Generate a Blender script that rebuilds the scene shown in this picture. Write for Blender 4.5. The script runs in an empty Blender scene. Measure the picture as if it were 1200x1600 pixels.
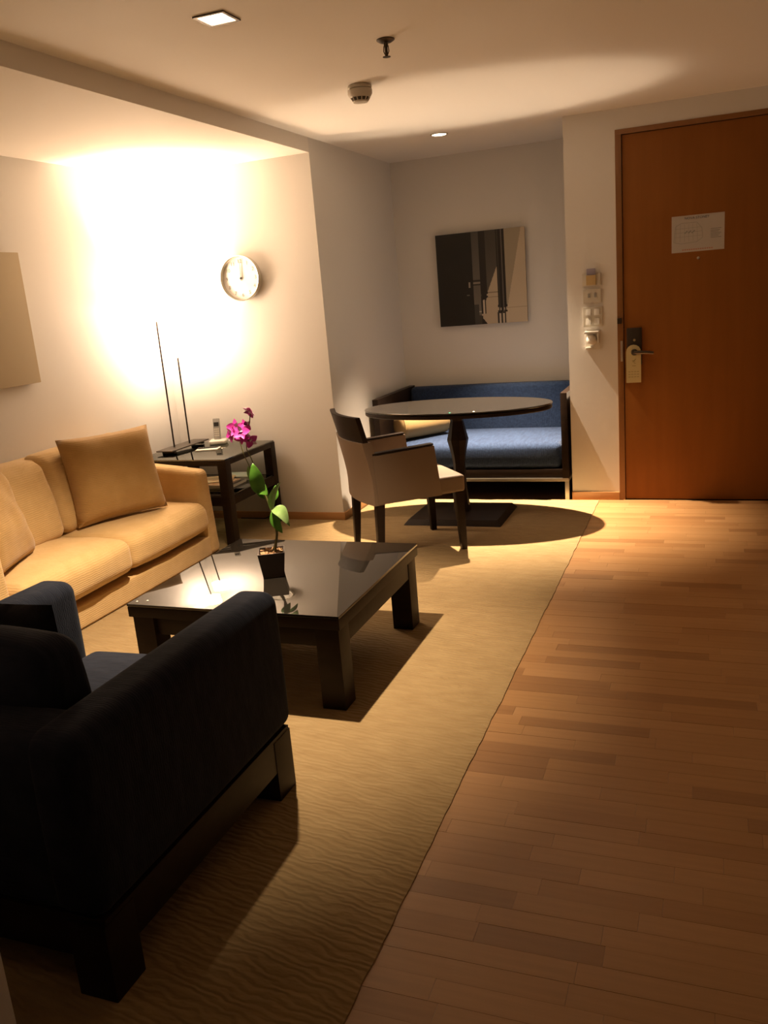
import bpy, bmesh, math, random
from mathutils import Vector, Matrix, noise
random.seed(7)
R = math.radians
sc = bpy.context.scene
COL = sc.collection

# ------------------------------------------------------------------ camera, world, exposure
cam = bpy.data.cameras.new('camera')
cam.sensor_fit = 'VERTICAL'; cam.sensor_height = 36.0; cam.sensor_width = 27.0
cam.lens = 1334.42 / 1600 * 36.0
cam.clip_start = 0.02
co = bpy.data.objects.new('camera', cam); COL.objects.link(co)
yaw, pitch, roll = R(21.616), R(14.272), R(-4.8435)
fwd = Vector((-math.sin(yaw) * math.cos(pitch), math.cos(yaw) * math.cos(pitch), -math.sin(pitch)))
rt = Vector((math.cos(yaw), math.sin(yaw), 0)); up = rt.cross(fwd)
rt2 = math.cos(roll) * rt + math.sin(roll) * up
up2 = -math.sin(roll) * rt + math.cos(roll) * up
mw = Matrix((rt2, up2, -fwd)).transposed().to_4x4(); mw.translation = (0, 0, 1.5)
co.matrix_world = mw
sc.camera = co
w = bpy.data.worlds.new('world'); sc.world = w; w.use_nodes = True
w.node_tree.nodes['Background'].inputs[0].default_value = (1.0, 0.75, 0.5, 1)
w.node_tree.nodes['Background'].inputs[1].default_value = 0.0
sc.view_settings.view_transform = 'Standard'
try: sc.view_settings.look = 'None'
except Exception: pass
sc.view_settings.gamma = 1.0
sc.view_settings.use_curve_mapping = False
sc.view_settings.exposure = -0.47
sc.cycles.blur_glossy = 0.2      # keep the light thrown up by the glass table tops
sc.cycles.sample_clamp_indirect = 60.0
sc.cycles.use_guiding = True
sc.cycles.use_volume_guiding = False
sc.cycles.max_bounces = 8
sc.cycles.adaptive_threshold = 0.03

WARM = (1.0, 0.74, 0.52)
HALOGEN = (1.0, 0.77, 0.53)
DL1_W, DL2_W = 680.0, 2900.0       # recessed downlights
DL1_A, DL2_A = R(80), R(67)
SHADE_E, BULB_W = 56.0, 140.0       # frosted shades, bulbs shining up out of them

# ------------------------------------------------------------------ dimensions
XL, X0, XP, XR = -3.64, -2.39, -0.905, 2.5
YC, YD, YB, YF = 5.27, 5.90, 6.78, -2.6
H, HL = 2.49, 2.40

# ------------------------------------------------------------------ materials
def mat(name, col, rough=0.5, metal=0.0, spec=0.5, ior=1.5, coat=0.0, bump=None, var=None, emit=None, sheen=0.0, trans=0.0, alpha=1.0):
    m = bpy.data.materials.new(name); m.use_nodes = True
    nt = m.node_tree; b = nt.nodes['Principled BSDF']
    b.inputs['Base Color'].default_value = (*col, 1)
    b.inputs['Roughness'].default_value = rough
    b.inputs['Metallic'].default_value = metal
    b.inputs['Specular IOR Level'].default_value = spec
    b.inputs['IOR'].default_value = ior
    b.inputs['Coat Weight'].default_value = coat
    b.inputs['Coat Roughness'].default_value = 0.02
    b.inputs['Sheen Weight'].default_value = sheen
    b.inputs['Transmission Weight'].default_value = trans
    if emit:
        b.inputs['Emission Color'].default_value = (*emit[0], 1)
        b.inputs['Emission Strength'].default_value = emit[1]
    tc = nt.nodes.new('ShaderNodeTexCoord')
    def mapped(scale, rot=(0, 0, 0)):
        mp = nt.nodes.new('ShaderNodeMapping')
        mp.inputs['Scale'].default_value = scale; mp.inputs['Rotation'].default_value = rot
        nt.links.new(tc.outputs['Object'], mp.inputs['Vector'])
        return mp.outputs['Vector']
    if var:   # (scale xyz, colour2, detail)
        n = nt.nodes.new('ShaderNodeTexNoise'); n.inputs['Scale'].default_value = 1.0
        n.inputs['Detail'].default_value = 5.0
        nt.links.new(mapped(var[0]), n.inputs['Vector'])
        r = nt.nodes.new('ShaderNodeValToRGB')
        r.color_ramp.elements[0].position = 0.3; r.color_ramp.elements[1].position = 0.7
        r.color_ramp.elements[0].color = (*col, 1); r.color_ramp.elements[1].color = (*var[1], 1)
        nt.links.new(n.outputs['Fac'], r.inputs['Fac'])
        nt.links.new(r.outputs['Color'], b.inputs['Base Color'])
    if bump:  # (kind, scale xyz, strength, distance, distortion)
        kind, s, st, dist = bump[:4]
        if kind == 'noise':
            n = nt.nodes.new('ShaderNodeTexNoise'); n.inputs['Scale'].default_value = 1.0; n.inputs['Detail'].default_value = 3.0
        else:
            n = nt.nodes.new('ShaderNodeTexWave'); n.inputs['Scale'].default_value = 1.0
            n.bands_direction = bump[5] if len(bump) > 5 else 'X'
            n.inputs['Distortion'].default_value = bump[4]; n.inputs['Detail'].default_value = 2.5
            n.inputs['Detail Scale'].default_value = bump[6] if len(bump) > 6 else 1.0
        nt.links.new(mapped(s, (0, 0, R(bump[7]) if len(bump) > 7 else 0)), n.inputs['Vector'])
        bp = nt.nodes.new('ShaderNodeBump'); bp.inputs['Strength'].default_value = st; bp.inputs['Distance'].default_value = dist
        nt.links.new(n.outputs['Fac'], bp.inputs['Height'])
        nt.links.new(bp.outputs['Normal'], b.inputs['Normal'])
    return m

M = {}
M['wall'] = mat('wall_paint', (0.72, 0.69, 0.65), 0.62, bump=('noise', (60, 60, 60), 0.06, 0.003))
M['ceil'] = mat('ceiling_paint', (0.82, 0.775, 0.715), 0.75, bump=('noise', (40, 40, 40), 0.05, 0.003))
M['dark'] = mat('joint_dark', (0.09, 0.045, 0.02), 0.8)
def wood(name, a, b, rough=0.35, grain=(1.5, 40, 40), coat=0.0, spec=0.5):
    return mat(name, a, rough, spec=spec, coat=coat, var=(grain, b), bump=('noise', tuple(g * 2 for g in grain), 0.04, 0.002))
M['plank'] = [wood('oak_plank_%d' % i, a, b, 0.33, (2.5, 55, 55)) for i, (a, b) in enumerate([
    ((0.37, 0.195, 0.078), (0.43, 0.232, 0.094)), ((0.29, 0.146, 0.058), (0.345, 0.176, 0.070)),
    ((0.40, 0.215, 0.090), (0.46, 0.252, 0.106)), ((0.345, 0.176, 0.069), (0.40, 0.208, 0.084)),
    ((0.38, 0.202, 0.083), (0.44, 0.238, 0.098))])]
M['baseboard'] = wood('oak_baseboard', (0.42, 0.21, 0.075), (0.50, 0.26, 0.10), 0.4, (2, 30, 30))
M['door'] = wood('cherry_door_veneer', (0.235, 0.083, 0.012), (0.265, 0.096, 0.015), 0.5, (14, 14, 1.2), spec=0.2)
M['doorframe'] = wood('cherry_door_frame', (0.22, 0.092, 0.023), (0.255, 0.11, 0.028), 0.38, (20, 20, 1.5))
M['rug'] = mat('wool_rug', (0.30, 0.200, 0.092), 0.95, spec=0.1, var=((9, 26, 9), (0.36, 0.25, 0.12)),
               bump=('wave', (7, 15, 1), 0.30, 0.010, 9.0, 'Y', 1.4, 22), sheen=0.1)
M['wenge'] = wood('wenge_wood', (0.016, 0.0095, 0.0065), (0.024, 0.014, 0.009), 0.42, (6, 6, 30), spec=0.15)
M['wengex'] = wood('wenge_wood_side', (0.016, 0.0095, 0.0065), (0.024, 0.014, 0.009), 0.42, (3, 30, 30), spec=0.15)
M['tableglass'] = mat('glass_over_dark_wood', (0.016, 0.013, 0.010), 0.02, spec=0.6, ior=1.5, coat=0.5)
M['dineglass'] = mat('glass_over_dark_wood_rough', (0.008, 0.0075, 0.006), 0.15, spec=0.9, ior=1.65, coat=1.0)  # extra roughness lets the downlight's reflected oval show on the ceiling
M['dineglass'].node_tree.nodes['Principled BSDF'].inputs['Coat Roughness'].default_value = 0.15
M['glassedge'] = mat('glass_edge', (0.03, 0.06, 0.05), 0.05, spec=0.6, coat=0.5)
def clear_glass(name, tint, boost):
    m = bpy.data.materials.new(name); m.use_nodes = True; nt = m.node_tree; nt.nodes.clear()
    out = nt.nodes.new('ShaderNodeOutputMaterial'); mx = nt.nodes.new('ShaderNodeMixShader')
    tr = nt.nodes.new('ShaderNodeBsdfTransparent'); tr.inputs['Color'].default_value = (*tint, 1)
    gl = nt.nodes.new('ShaderNodeBsdfGlossy'); gl.inputs['Roughness'].default_value = 0.02; gl.inputs['Color'].default_value = (0.95, 0.97, 0.93, 1)
    fr = nt.nodes.new('ShaderNodeFresnel'); fr.inputs['IOR'].default_value = boost
    nt.links.new(fr.outputs[0], mx.inputs[0]); nt.links.new(tr.outputs[0], mx.inputs[1]); nt.links.new(gl.outputs[0], mx.inputs[2])
    nt.links.new(mx.outputs[0], out.inputs[0]); return m
M['sideglass'] = clear_glass('side_table_glass', (0.80, 0.84, 0.78), 2.4)
M['sofa'] = mat('mustard_chenille', (0.56, 0.365, 0.15), 0.9, spec=0.15, sheen=0.25,
                var=((12, 12, 12), (0.62, 0.415, 0.185)), bump=('wave', (30, 30, 30), 0.22, 0.004, 3.0, 'Z', 1.5))
M['sofapillow'] = mat('mustard_pillow_fabric', (0.40, 0.238, 0.082), 0.9, spec=0.15, sheen=0.25,
                var=((12, 12, 12), (0.445, 0.272, 0.10)), bump=('wave', (34, 34, 34), 0.22, 0.004, 3.0, 'Z', 1.5))
M['navy'] = mat('navy_chenille', (0.013, 0.0155, 0.025), 0.9, spec=0.08, sheen=0.03,
                var=((14, 50, 14), (0.021, 0.025, 0.038)), bump=('wave', (14, 40, 40), 0.18, 0.003, 6.0, 'Y', 1.5))
M['navypillow'] = mat('near_black_cushion', (0.014, 0.014, 0.018), 0.9, spec=0.1, sheen=0.1, bump=('noise', (90, 90, 90), 0.3, 0.003))
M['blue'] = mat('blue_woven', (0.0145, 0.029, 0.074), 0.8, spec=0.2, sheen=0.1,
                var=((70, 12, 90), (0.027, 0.053, 0.122)), bump=('wave', (45, 45, 45), 0.5, 0.004, 5.0, 'X', 2.0))
M['taupe'] = mat('taupe_leather', (0.195, 0.138, 0.095), 0.55, spec=0.35, bump=('noise', (160, 160, 160), 0.08, 0.002))
M['bolster'] = mat('cream_bolster', (0.43, 0.285, 0.125), 0.85, spec=0.15, bump=('noise', (60, 60, 60), 0.2, 0.003))
M['steel'] = mat('brushed_steel', (0.62, 0.58, 0.52), 0.35, metal=1.0)
M['darksteel'] = mat('dark_bronze_metal', (0.12, 0.10, 0.085), 0.35, metal=1.0)
M['bronze'] = mat('sprinkler_bronze', (0.075, 0.055, 0.04), 0.35, metal=0.8)
M['white'] = mat('white_plastic', (0.66, 0.62, 0.55), 0.35)
M['ivory'] = mat('ivory_plastic', (0.60, 0.555, 0.47), 0.4)
M['detector'] = mat('detector_plastic', (0.58, 0.53, 0.45), 0.5)
M['grille'] = mat('dark_grille', (0.06, 0.05, 0.04), 0.6)
M['black'] = mat('black_plastic', (0.012, 0.012, 0.012), 0.4)
M['grey'] = mat('grey_plastic', (0.33, 0.32, 0.30), 0.4)
M['paper'] = mat('white_paper', (0.72, 0.70, 0.66), 0.8)
M['notice'] = mat('notice_paper', (0.47, 0.43, 0.39), 0.5)
M['tag'] = mat('cream_card', (0.56, 0.47, 0.24), 0.7)
M['ink'] = mat('dark_ink', (0.06, 0.06, 0.09), 0.8)
M['inkgrey'] = mat('grey_ink', (0.24, 0.235, 0.21), 0.8)
M['inkpale'] = mat('pale_grey_ink', (0.33, 0.315, 0.28), 0.8)
M['inkred'] = mat('red_ink', (0.45, 0.19, 0.13), 0.8)
M['inkolive'] = mat('olive_ink', (0.30, 0.25, 0.10), 0.8)
M['canvas'] = mat('beige_canvas', (0.47, 0.385, 0.255), 0.85, bump=('noise', (120, 120, 120), 0.2, 0.002))
M['canvasedge'] = mat('canvas_edge_brown', (0.16, 0.11, 0.08), 0.7)
M['clockface'] = mat('clock_face', (0.90, 0.89, 0.85), 0.6)
M['chrome'] = mat('clock_rim', (0.72, 0.70, 0.64), 0.22, metal=1.0)
M['leaf'] = mat('orchid_leaf', (0.09, 0.26, 0.025), 0.32, var=((30, 30, 30), (0.13, 0.33, 0.04)))
M['leafpale'] = mat('orchid_leaf_pale', (0.25, 0.43, 0.12), 0.32, var=((30, 30, 30), (0.35, 0.52, 0.2)))
M['stem'] = mat('orchid_stem', (0.12, 0.11, 0.035), 0.5)
M['petal'] = mat('magenta_petal', (0.50, 0.02, 0.27), 0.5, var=((60, 60, 60), (0.66, 0.05, 0.40)))
M['petalpale'] = mat('white_pink_petal', (0.78, 0.52, 0.68), 0.5)
M['petaldark'] = mat('dark_magenta_lip', (0.20, 0.005, 0.10), 0.5)
M['pot'] = mat('dark_ribbed_pot', (0.055, 0.036, 0.027), 0.55)
M['bark'] = mat('potting_bark', (0.30, 0.15, 0.06), 0.8, var=((90, 90, 90), (0.55, 0.35, 0.18)))
M['mag1'] = mat('magazine_orange_cover', (0.60, 0.25, 0.11), 0.25, var=((14, 26, 5), (0.75, 0.55, 0.38)))
M['mag2'] = mat('magazine_blue_cover', (0.42, 0.55, 0.56), 0.25, var=((14, 18, 5), (0.70, 0.66, 0.58)))
M['mag3'] = mat('magazine_dark_cover', (0.05, 0.045, 0.045), 0.25, var=((14, 18, 5), (0.14, 0.12, 0.11)))
M['mag4'] = mat('magazine_cream_cover', (0.68, 0.55, 0.36), 0.3, var=((14, 18, 5), (0.72, 0.42, 0.22)))
M['teal'] = mat('teal_glint_bumper', (0.0, 0.25, 0.16), 0.2)
M['cardblue'] = mat('key_card_lilac', (0.34, 0.31, 0.40), 0.4)
M['cardgold'] = mat('key_holder_gold', (0.52, 0.38, 0.18), 0.4)
M['lens'] = mat('downlight_lens', (1, 0.9, 0.75), 0.5, emit=((1.0, 0.80, 0.55), 28.0))
M['shade'] = mat('lamp_shade_frosted_glass', (0.9, 0.85, 0.75), 0.6, emit=(WARM, SHADE_E))
M['shadetop'] = mat('lamp_bulb', (0.9, 0.85, 0.75), 0.6, emit=(WARM, 60.0))

# ------------------------------------------------------------------ mesh helpers
def _bevel(bm, verts, bev, seg=2):
    es = set()
    for v in verts:
        for e in v.link_edges: es.add(e)
    bmesh.ops.bevel(bm, geom=list(es), offset=bev, segments=seg, profile=0.7, affect='EDGES', clamp_overlap=True)
def box(bm, x0, x1, y0, y1, z0, z1, bev=0.0, mtx=None):
    vs = [bm.verts.new(p) for p in ((x0,y0,z0),(x1,y0,z0),(x1,y1,z0),(x0,y1,z0),(x0,y0,z1),(x1,y0,z1),(x1,y1,z1),(x0,y1,z1))]
    if mtx is not None:
        for v in vs: v.co = mtx @ v.co
    for f in ((3,2,1,0),(4,5,6,7),(0,1,5,4),(1,2,6,5),(2,3,7,6),(3,0,4,7)):
        bm.faces.new([vs[i] for i in f])
    if bev > 0: _bevel(bm, vs, bev)
    return bm
def hexa(bm, bot, top, bev=0.0):
    """bot, top: 4 points each, counter-clockwise from above"""
    vs = [bm.verts.new(p) for p in list(bot) + list(top)]
    for f in ((3,2,1,0),(4,5,6,7),(0,1,5,4),(1,2,6,5),(2,3,7,6),(3,0,4,7)):
        bm.faces.new([vs[i] for i in f])
    if bev > 0: _bevel(bm, vs, bev)
    return bm
def _axis(h, r, m, k):
    out = []
    for i in range(k): out.append(-h + r * (1 - math.cos(i / k * math.pi / 2)) if False else -h + r * i / k)
    n = m
    for i in range(n + 1): out.append(-(h - r) + 2 * (h - r) * i / n)
    for i in range(1, k + 1): out.append(h - r + r * i / k)
    return out
def rbox(bm, x0, x1, y0, y1, z0, z1, r=0.04, m=6, k=4, puff=(0, 0, 0), lump=0.0, seed=0.0, fn=None):
    """rounded upholstered block; puff bulges each pair of faces"""
    hx, hy, hz = (x1-x0)/2, (y1-y0)/2, (z1-z0)/2
    c = Vector(((x0+x1)/2, (y0+y1)/2, (z0+z1)/2)); h = (hx, hy, hz)
    r = min(r, hx*0.99, hy*0.99, hz*0.99)
    ax = [_axis(t, r, m, k) for t in h]
    cache = {}
    def vert(p):
        key = (round(p[0], 6), round(p[1], 6), round(p[2], 6))
        if key in cache: return cache[key]
        q = Vector(p); cl = Vector([max(-(h[i]-r), min(h[i]-r, q[i])) for i in range(3)])
        d = q - cl
        if d.length > 1e-9: q = cl + d.normalized() * r
        n = [q[i] / h[i] for i in range(3)]
        for i in range(3):
            if puff[i]:
                j, l = [a for a in range(3) if a != i]
                q[i] += puff[i] * n[i] * max(0, 1 - n[j]**2) ** 0.7 * max(0, 1 - n[l]**2) ** 0.7
        if lump:
            q += Vector((noise.noise(Vector(q)*6 + Vector((seed,0,0))), noise.noise(Vector(q)*6 + Vector((0,seed+9,0))), noise.noise(Vector(q)*6 + Vector((0,0,seed+5))))) * lump
        q = q + c
        if fn: q = fn(q)
        v = bm.verts.new(q); cache[key] = v; return v
    for i in range(3):
        j, l = (i+1) % 3, (i+2) % 3
        for s in (-1, 1):
            for a in range(len(ax[j])-1):
                for b in range(len(ax[l])-1):
                    ps = []
                    for (da, db) in ((0,0),(1,0),(1,1),(0,1)):
                        p = [0,0,0]; p[i] = s*h[i]; p[j] = ax[j][a+da]; p[l] = ax[l][b+db]; ps.append(vert(p))
                    if s < 0: ps.reverse()
                    if len(set(ps)) == 4: bm.faces.new(ps)
    return bm
def lathe(bm, prof, loc=(0,0,0), seg=24, mtx=None, phase=0.0, cap=True):
    rings = []
    for (r, z) in prof:
        ring = []
        for i in range(seg):
            a = 2*math.pi*i/seg + phase
            p = Vector((r*math.cos(a), r*math.sin(a), z))
            if mtx is not None: p = mtx @ p
            ring.append(bm.verts.new(p + Vector(loc)))
        rings.append(ring)
    for a, b in zip(rings, rings[1:]):
        for i in range(seg):
            bm.faces.new((a[i], a[(i+1) % seg], b[(i+1) % seg], b[i]))
    if cap:
        if prof[0][0] > 1e-6: bm.faces.new(list(reversed(rings[0])))
        if prof[-1][0] > 1e-6: bm.faces.new(rings[-1])
    return bm
def tube(bm, pts, rad, seg=8):
    pts = [Vector(p) for p in pts]
    rads = rad if isinstance(rad, (list, tuple)) else [rad]*len(pts)
    rings = []; prev = None
    for i, p in enumerate(pts):
        t = (pts[min(i+1, len(pts)-1)] - pts[max(i-1, 0)]).normalized()
        u = t.orthogonal().normalized() if prev is None else (prev - t*prev.dot(t)).normalized()
        prev = u; v = t.cross(u)
        rings.append([bm.verts.new(p + (u*math.cos(2*math.pi*k/seg) + v*math.sin(2*math.pi*k/seg))*rads[i]) for k in range(seg)])
    for a, b in zip(rings, rings[1:]):
        for i in range(seg): bm.faces.new((a[i], a[(i+1) % seg], b[(i+1) % seg], b[i]))
    bm.faces.new(list(reversed(rings[0]))); bm.faces.new(rings[-1])
    return bm
def prism(bm, poly, a0, a1, axis='z', bev=0.0):
    """poly in the two other axes; extruded along axis"""
    def P(u, v, w):
        return {'z': (u, v, w), 'y': (u, w, v), 'x': (w, u, v)}[axis]
    lo = [bm.verts.new(P(u, v, a0)) for u, v in poly]; hi = [bm.verts.new(P(u, v, a1)) for u, v in poly]
    n = len(poly)
    bm.faces.new(list(reversed(lo))); bm.faces.new(hi)
    for i in range(n): bm.faces.new((lo[i], lo[(i+1) % n], hi[(i+1) % n], hi[i]))
    bmesh.ops.recalc_face_normals(bm, faces=bm.faces[:])
    if bev: _bevel(bm, lo + hi, bev)
    return bm
def pillow(bm, wd, ht, th, n=18, mtx=Matrix(), lump=0.006, seed=0.0, pinch=0.06):
    """square scatter pillow in local xz plane, thickness along y, standing on z=0"""
    def surf(i, j, s):
        u, v = -1 + 2*i/n, -1 + 2*j/n
        x = u*wd/2*(1 - pinch*(1 - v*v)); z = v*ht/2*(1 - pinch*(1 - u*u)) + ht/2
        t = th/2*max(0, (1-u**4)*(1-v**4))**0.55
        y = s*t
        if t > 0: y += noise.noise(Vector((u*2.3+seed, v*2.3, s*3)))*lump*2
        return mtx @ Vector((x, y, z))
    rim = {}
    g = {}
    for s in (-1, 1):
        for i in range(n+1):
            for j in range(n+1):
                if i in (0, n) or j in (0, n):
                    if (i, j) not in rim: rim[(i, j)] = bm.verts.new(surf(i, j, 0))
                    g[(i, j, s)] = rim[(i, j)]
                else: g[(i, j, s)] = bm.verts.new(surf(i, j, s))
    for s in (-1, 1):
        for i in range(n):
            for j in range(n):
                f = [g[(i,j,s)], g[(i+1,j,s)], g[(i+1,j+1,s)], g[(i,j+1,s)]]
                if s > 0: f.reverse()
                bm.faces.new(f)
    return bm
def BM(): return bmesh.new()
def build(name, bm, m, parent=None, off=None, sharp=40):
    if off is not None: bmesh.ops.translate(bm, verts=bm.verts[:], vec=-Vector(off))
    bmesh.ops.recalc_face_normals(bm, faces=bm.faces[:])
    me = bpy.data.meshes.new(name); bm.to_mesh(me); bm.free()
    for p in me.polygons: p.use_smooth = True
    me.set_sharp_from_angle(angle=R(sharp))
    if isinstance(m, (list, tuple)):
        for q in m: me.materials.append(q)
    else: me.materials.append(m)
    o = bpy.data.objects.new(name, me); COL.objects.link(o)
    if parent is not None: o.parent = parent
    return o
def tag(o, label, cat=None, group=None, kind=None):
    if label: o['label'] = label
    if cat: o['category'] = cat
    if group: o['group'] = group
    if kind: o['kind'] = kind
    return o
class Thing:
    def __init__(s, name, label, cat, loc, rotz=0.0, group=None, kind=None, rot=None, world=True):
        s.o = bpy.data.objects.new(name, None); COL.objects.link(s.o)
        s.o.empty_display_size = 0.1
        s.o.location = loc; s.o.rotation_euler = rot if rot else (0, 0, rotz)
        s.off = loc if world else None
        tag(s.o, label, cat, group, kind)
    def add(s, name, bm, m, parent=None, label=None, sharp=40):
        o = build(name, bm, m, parent or s.o, s.off, sharp)
        if label: o['label'] = label
        return o
def struct(name, bm, m, label, cat):
    return tag(build(name, bm, m), label, cat, kind='structure')
def text_mesh(txt, size, align='CENTER'):
    cu = bpy.data.curves.new('text_tmp', 'FONT'); cu.body = txt; cu.size = size
    cu.align_x = align; cu.align_y = 'CENTER'; cu.extrude = 0.0003; cu.resolution_u = 3
    o = bpy.data.objects.new('text_tmp', cu); COL.objects.link(o)
    bpy.context.view_layer.update()
    dg = bpy.context.evaluated_depsgraph_get()
    me = bpy.data.meshes.new_from_object(o.evaluated_get(dg))
    bpy.data.objects.remove(o); bpy.data.curves.remove(cu)
    return me
def text_bm(txt, size, mtx):
    me = text_mesh(txt, size); bm = bmesh.new(); bm.from_mesh(me); bpy.data.meshes.remove(me)
    bmesh.ops.transform(bm, matrix=mtx, verts=bm.verts[:])
    return bm
FACE_NEG_Y = lambda x, y, z: Matrix.Translation((x, y, z)) @ Matrix.Rotation(R(90), 4, 'X')   # text facing -y

# ================================================================== SETTING
T = 0.12
struct('wall_left', box(BM(), XL-T, XL, YF, YC, -0.1, 2.7), M['wall'], 'off-white wall behind the mustard sofa', 'wall')
struct('wall_back', box(BM(), XL-T, X0, YC, YB+T, -0.1, 2.7), M['wall'], 'off-white wall carrying the round clock', 'wall')
struct('wall_alcove', box(BM(), X0, XP, YB, YB+T, -0.1, 2.7), M['wall'], 'off-white rear wall of the bench alcove', 'wall')
bm = BM(); DL, DR, DT = -0.585, 0.39, 2.367
box(bm, XP, DL, YD, YB+T, -0.1, 2.7); box(bm, DL, DR, YD, YB+T, DT, 2.7); box(bm, DR, XR+T, YD, YB+T, -0.1, 2.7)
box(bm, DL, DR, YD+0.14, YB+T, -0.1, DT)
struct('wall_entrance', bm, M['wall'], 'off-white wall holding the light switches and the door', 'wall')
struct('wall_right', box(BM(), XR, XR+T, YF, YD, -0.1, 2.7), M['wall'], 'off-white wall on the right beyond the timber floor', 'wall')
struct('wall_front', box(BM(), XL-T, XR+T, YF-T, YF, -0.1, 2.7), M['wall'], 'off-white wall behind the viewpoint', 'wall')
struct('wall_near', box(BM(), XL, -1.26, 0.84, 1.0, -0.1, HL, 0.004), M['wall'], 'off-white wall end at the lower left, behind the armchair', 'wall')
bm = BM(); box(bm, X0, XR+T, YF-T, YB+T, H, 2.7)
struct('ceiling', bm, M['ceil'], 'plain white ceiling with two downlights', 'ceiling')
struct('ceiling_soffit', box(BM(), XL-T, X0, YF-T, YC, HL, 2.7), M['ceil'], 'lowered white ceiling over the sofa', 'ceiling')

# floor: dark sub-floor plus real strips of parquet
fl = struct('floor', box(BM(), XL-T, XR+T, YF-T, YB+T, -0.1, -0.016), M['dark'], 'oak strip parquet floor beside the rug', 'floor')
SW = 0.0652; gap = 0.0005
cachep = {}
def strip_mesh(L, mi):
    key = (round(L, 3), mi)
    if key not in cachep:
        bm = BM(); box(bm, 0, L, 0, SW-gap, -0.012, 0, 0.0005)
        me = bpy.data.meshes.new('plank'); bm.to_mesh(me); bm.free(); me.materials.append(M['plank'][mi]); cachep[key] = me
    return cachep[key]
rest = [BM() for _ in M['plank']]
row = 0; y = YF; cnt = 0
LENS = [0.30, 0.37, 0.44, 0.52, 0.60]
while y < YD - 0.001:
    boardrow = row // 3
    x = -1.05 - random.random()*0.3
    # board ends line up every three strips
    while x < XR - 0.02:
        L = random.choice(LENS)
        if x + L > XR: L = XR - x
        mi = random.choices(range(5), (3, 1.2, 2, 2, 3))[0]
        zt = -0.0040 + random.uniform(-0.0004, 0.0004)
        wd = min(SW, YD - y)
        if x + L > -0.85:
            if x < 0.42 and y > 0.92 and x + L > -0.76 and wd > 0.06 and cnt < 300 and L in LENS:
                o = bpy.data.objects.new('plank', strip_mesh(L - gap, mi)); COL.objects.link(o)
                o.parent = fl; o.location = (x, y, zt); cnt += 1
            else:
                box(rest[mi], x, x+L-gap, y, y+wd-gap, zt-0.012, zt)
        x += L
    y += SW; row += 1
for mi, bm in enumerate(rest):
    o = build('plank_field', bm, M['plank'][mi], fl); o['kind'] = 'stuff'

BBH = 0.052
struct('baseboard_back', box(BM(), XL, X0+0.012, YC-0.012, YC, -0.012, BBH, 0.002), M['baseboard'], 'oak skirting board under the clock wall', 'baseboard')
struct('baseboard_alcove', box(BM(), X0, X0+0.012, YC, YB, -0.012, BBH, 0.002), M['baseboard'], 'oak skirting board on the alcove side wall', 'baseboard')
struct('baseboard_right', box(BM(), XP-0.002, DL, YD-0.012, YD, -0.012, BBH, 0.002), M['baseboard'], 'oak skirting board under the light switches', 'baseboard')
struct('baseboard_left', box(BM(), XL, XL+0.012, 1.0, YC-0.012, -0.012, BBH, 0.002), M['baseboard'], 'oak skirting board behind the sofa', 'baseboard')

# door
d = Thing('door_1', 'flush cherry veneer entrance door with paper notice and lever lock', 'door', (-0.1, YD, 0), kind='structure')
bm = BM()
box(bm, DL, -0.547, YD-0.006, YD+0.10, -0.006, DT-0.03, 0.002); box(bm, 0.352, DR, YD-0.006, YD+0.10, -0.006, DT-0.03, 0.002)
box(bm, DL, DR, YD-0.006, YD+0.10, DT-0.03, DT, 0.002)
fr = d.add('door_frame', bm, M['doorframe'])
lf = d.add('door_leaf', box(BM(), -0.543, 0.348, YD+0.006, YD+0.05, 0.002, DT-0.034, 0.002), M['door'])
LY = YD + 0.006
pl = d.add('lock_plate', box(BM(), -0.527, -0.432, LY-0.014, LY, 0.915, 1.153, 0.004), M['darksteel'])
bm = BM(); lathe(bm, [(0.017, 0), (0.017, 0.05), (0.013, 0.06)], (-0.478, LY-0.012, 0.998), 16, Matrix.Rotation(R(90), 3, 'X'))
tube(bm, [(-0.478, LY-0.062, 0.998), (-0.45, LY-0.064, 0.998), (-0.40, LY-0.062, 0.996), (-0.355, LY-0.058, 0.99)], [0.012, 0.012, 0.011, 0.010], 10)
d.add('lever_handle', bm, M['darksteel'], pl, 'dark metal lever handle')
bm = BM(); lathe(bm, [(0.008, 0), (0.008, 0.004)], (-0.478, LY-0.014, 1.075), 12, Matrix.Rotation(R(90), 3, 'X'))
d.add('indicator', bm, M['cardgold'], pl, 'small brass indicator')
bm = BM(); lathe(bm, [(0.009, 0), (0.009, 0.004), (0.004, 0.005)], (-0.09, LY, 1.557), 14, Matrix.Rotation(R(90), 3, 'X'))
d.add('peephole', bm, M['steel'], lf, 'tiny brass peephole')
d.add('strike_plate', box(BM(), -0.566, -0.552, YD-0.008, YD-0.005, 0.94, 1.075, 0.001), M['steel'], fr, 'steel strike plate')
bm = BM(); box(bm, -0.585, -0.556, YD-0.016, YD-0.004, 1.185, 1.222, 0.004); lathe(bm, [(0.009, 0), (0.009, 0.014)], (-0.562, YD-0.012, 1.207), 12, Matrix.Rotation(R(90), 3, 'X'))
d.add('door_guard', bm, M['bronze'], fr, 'dark metal door guard')

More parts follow.
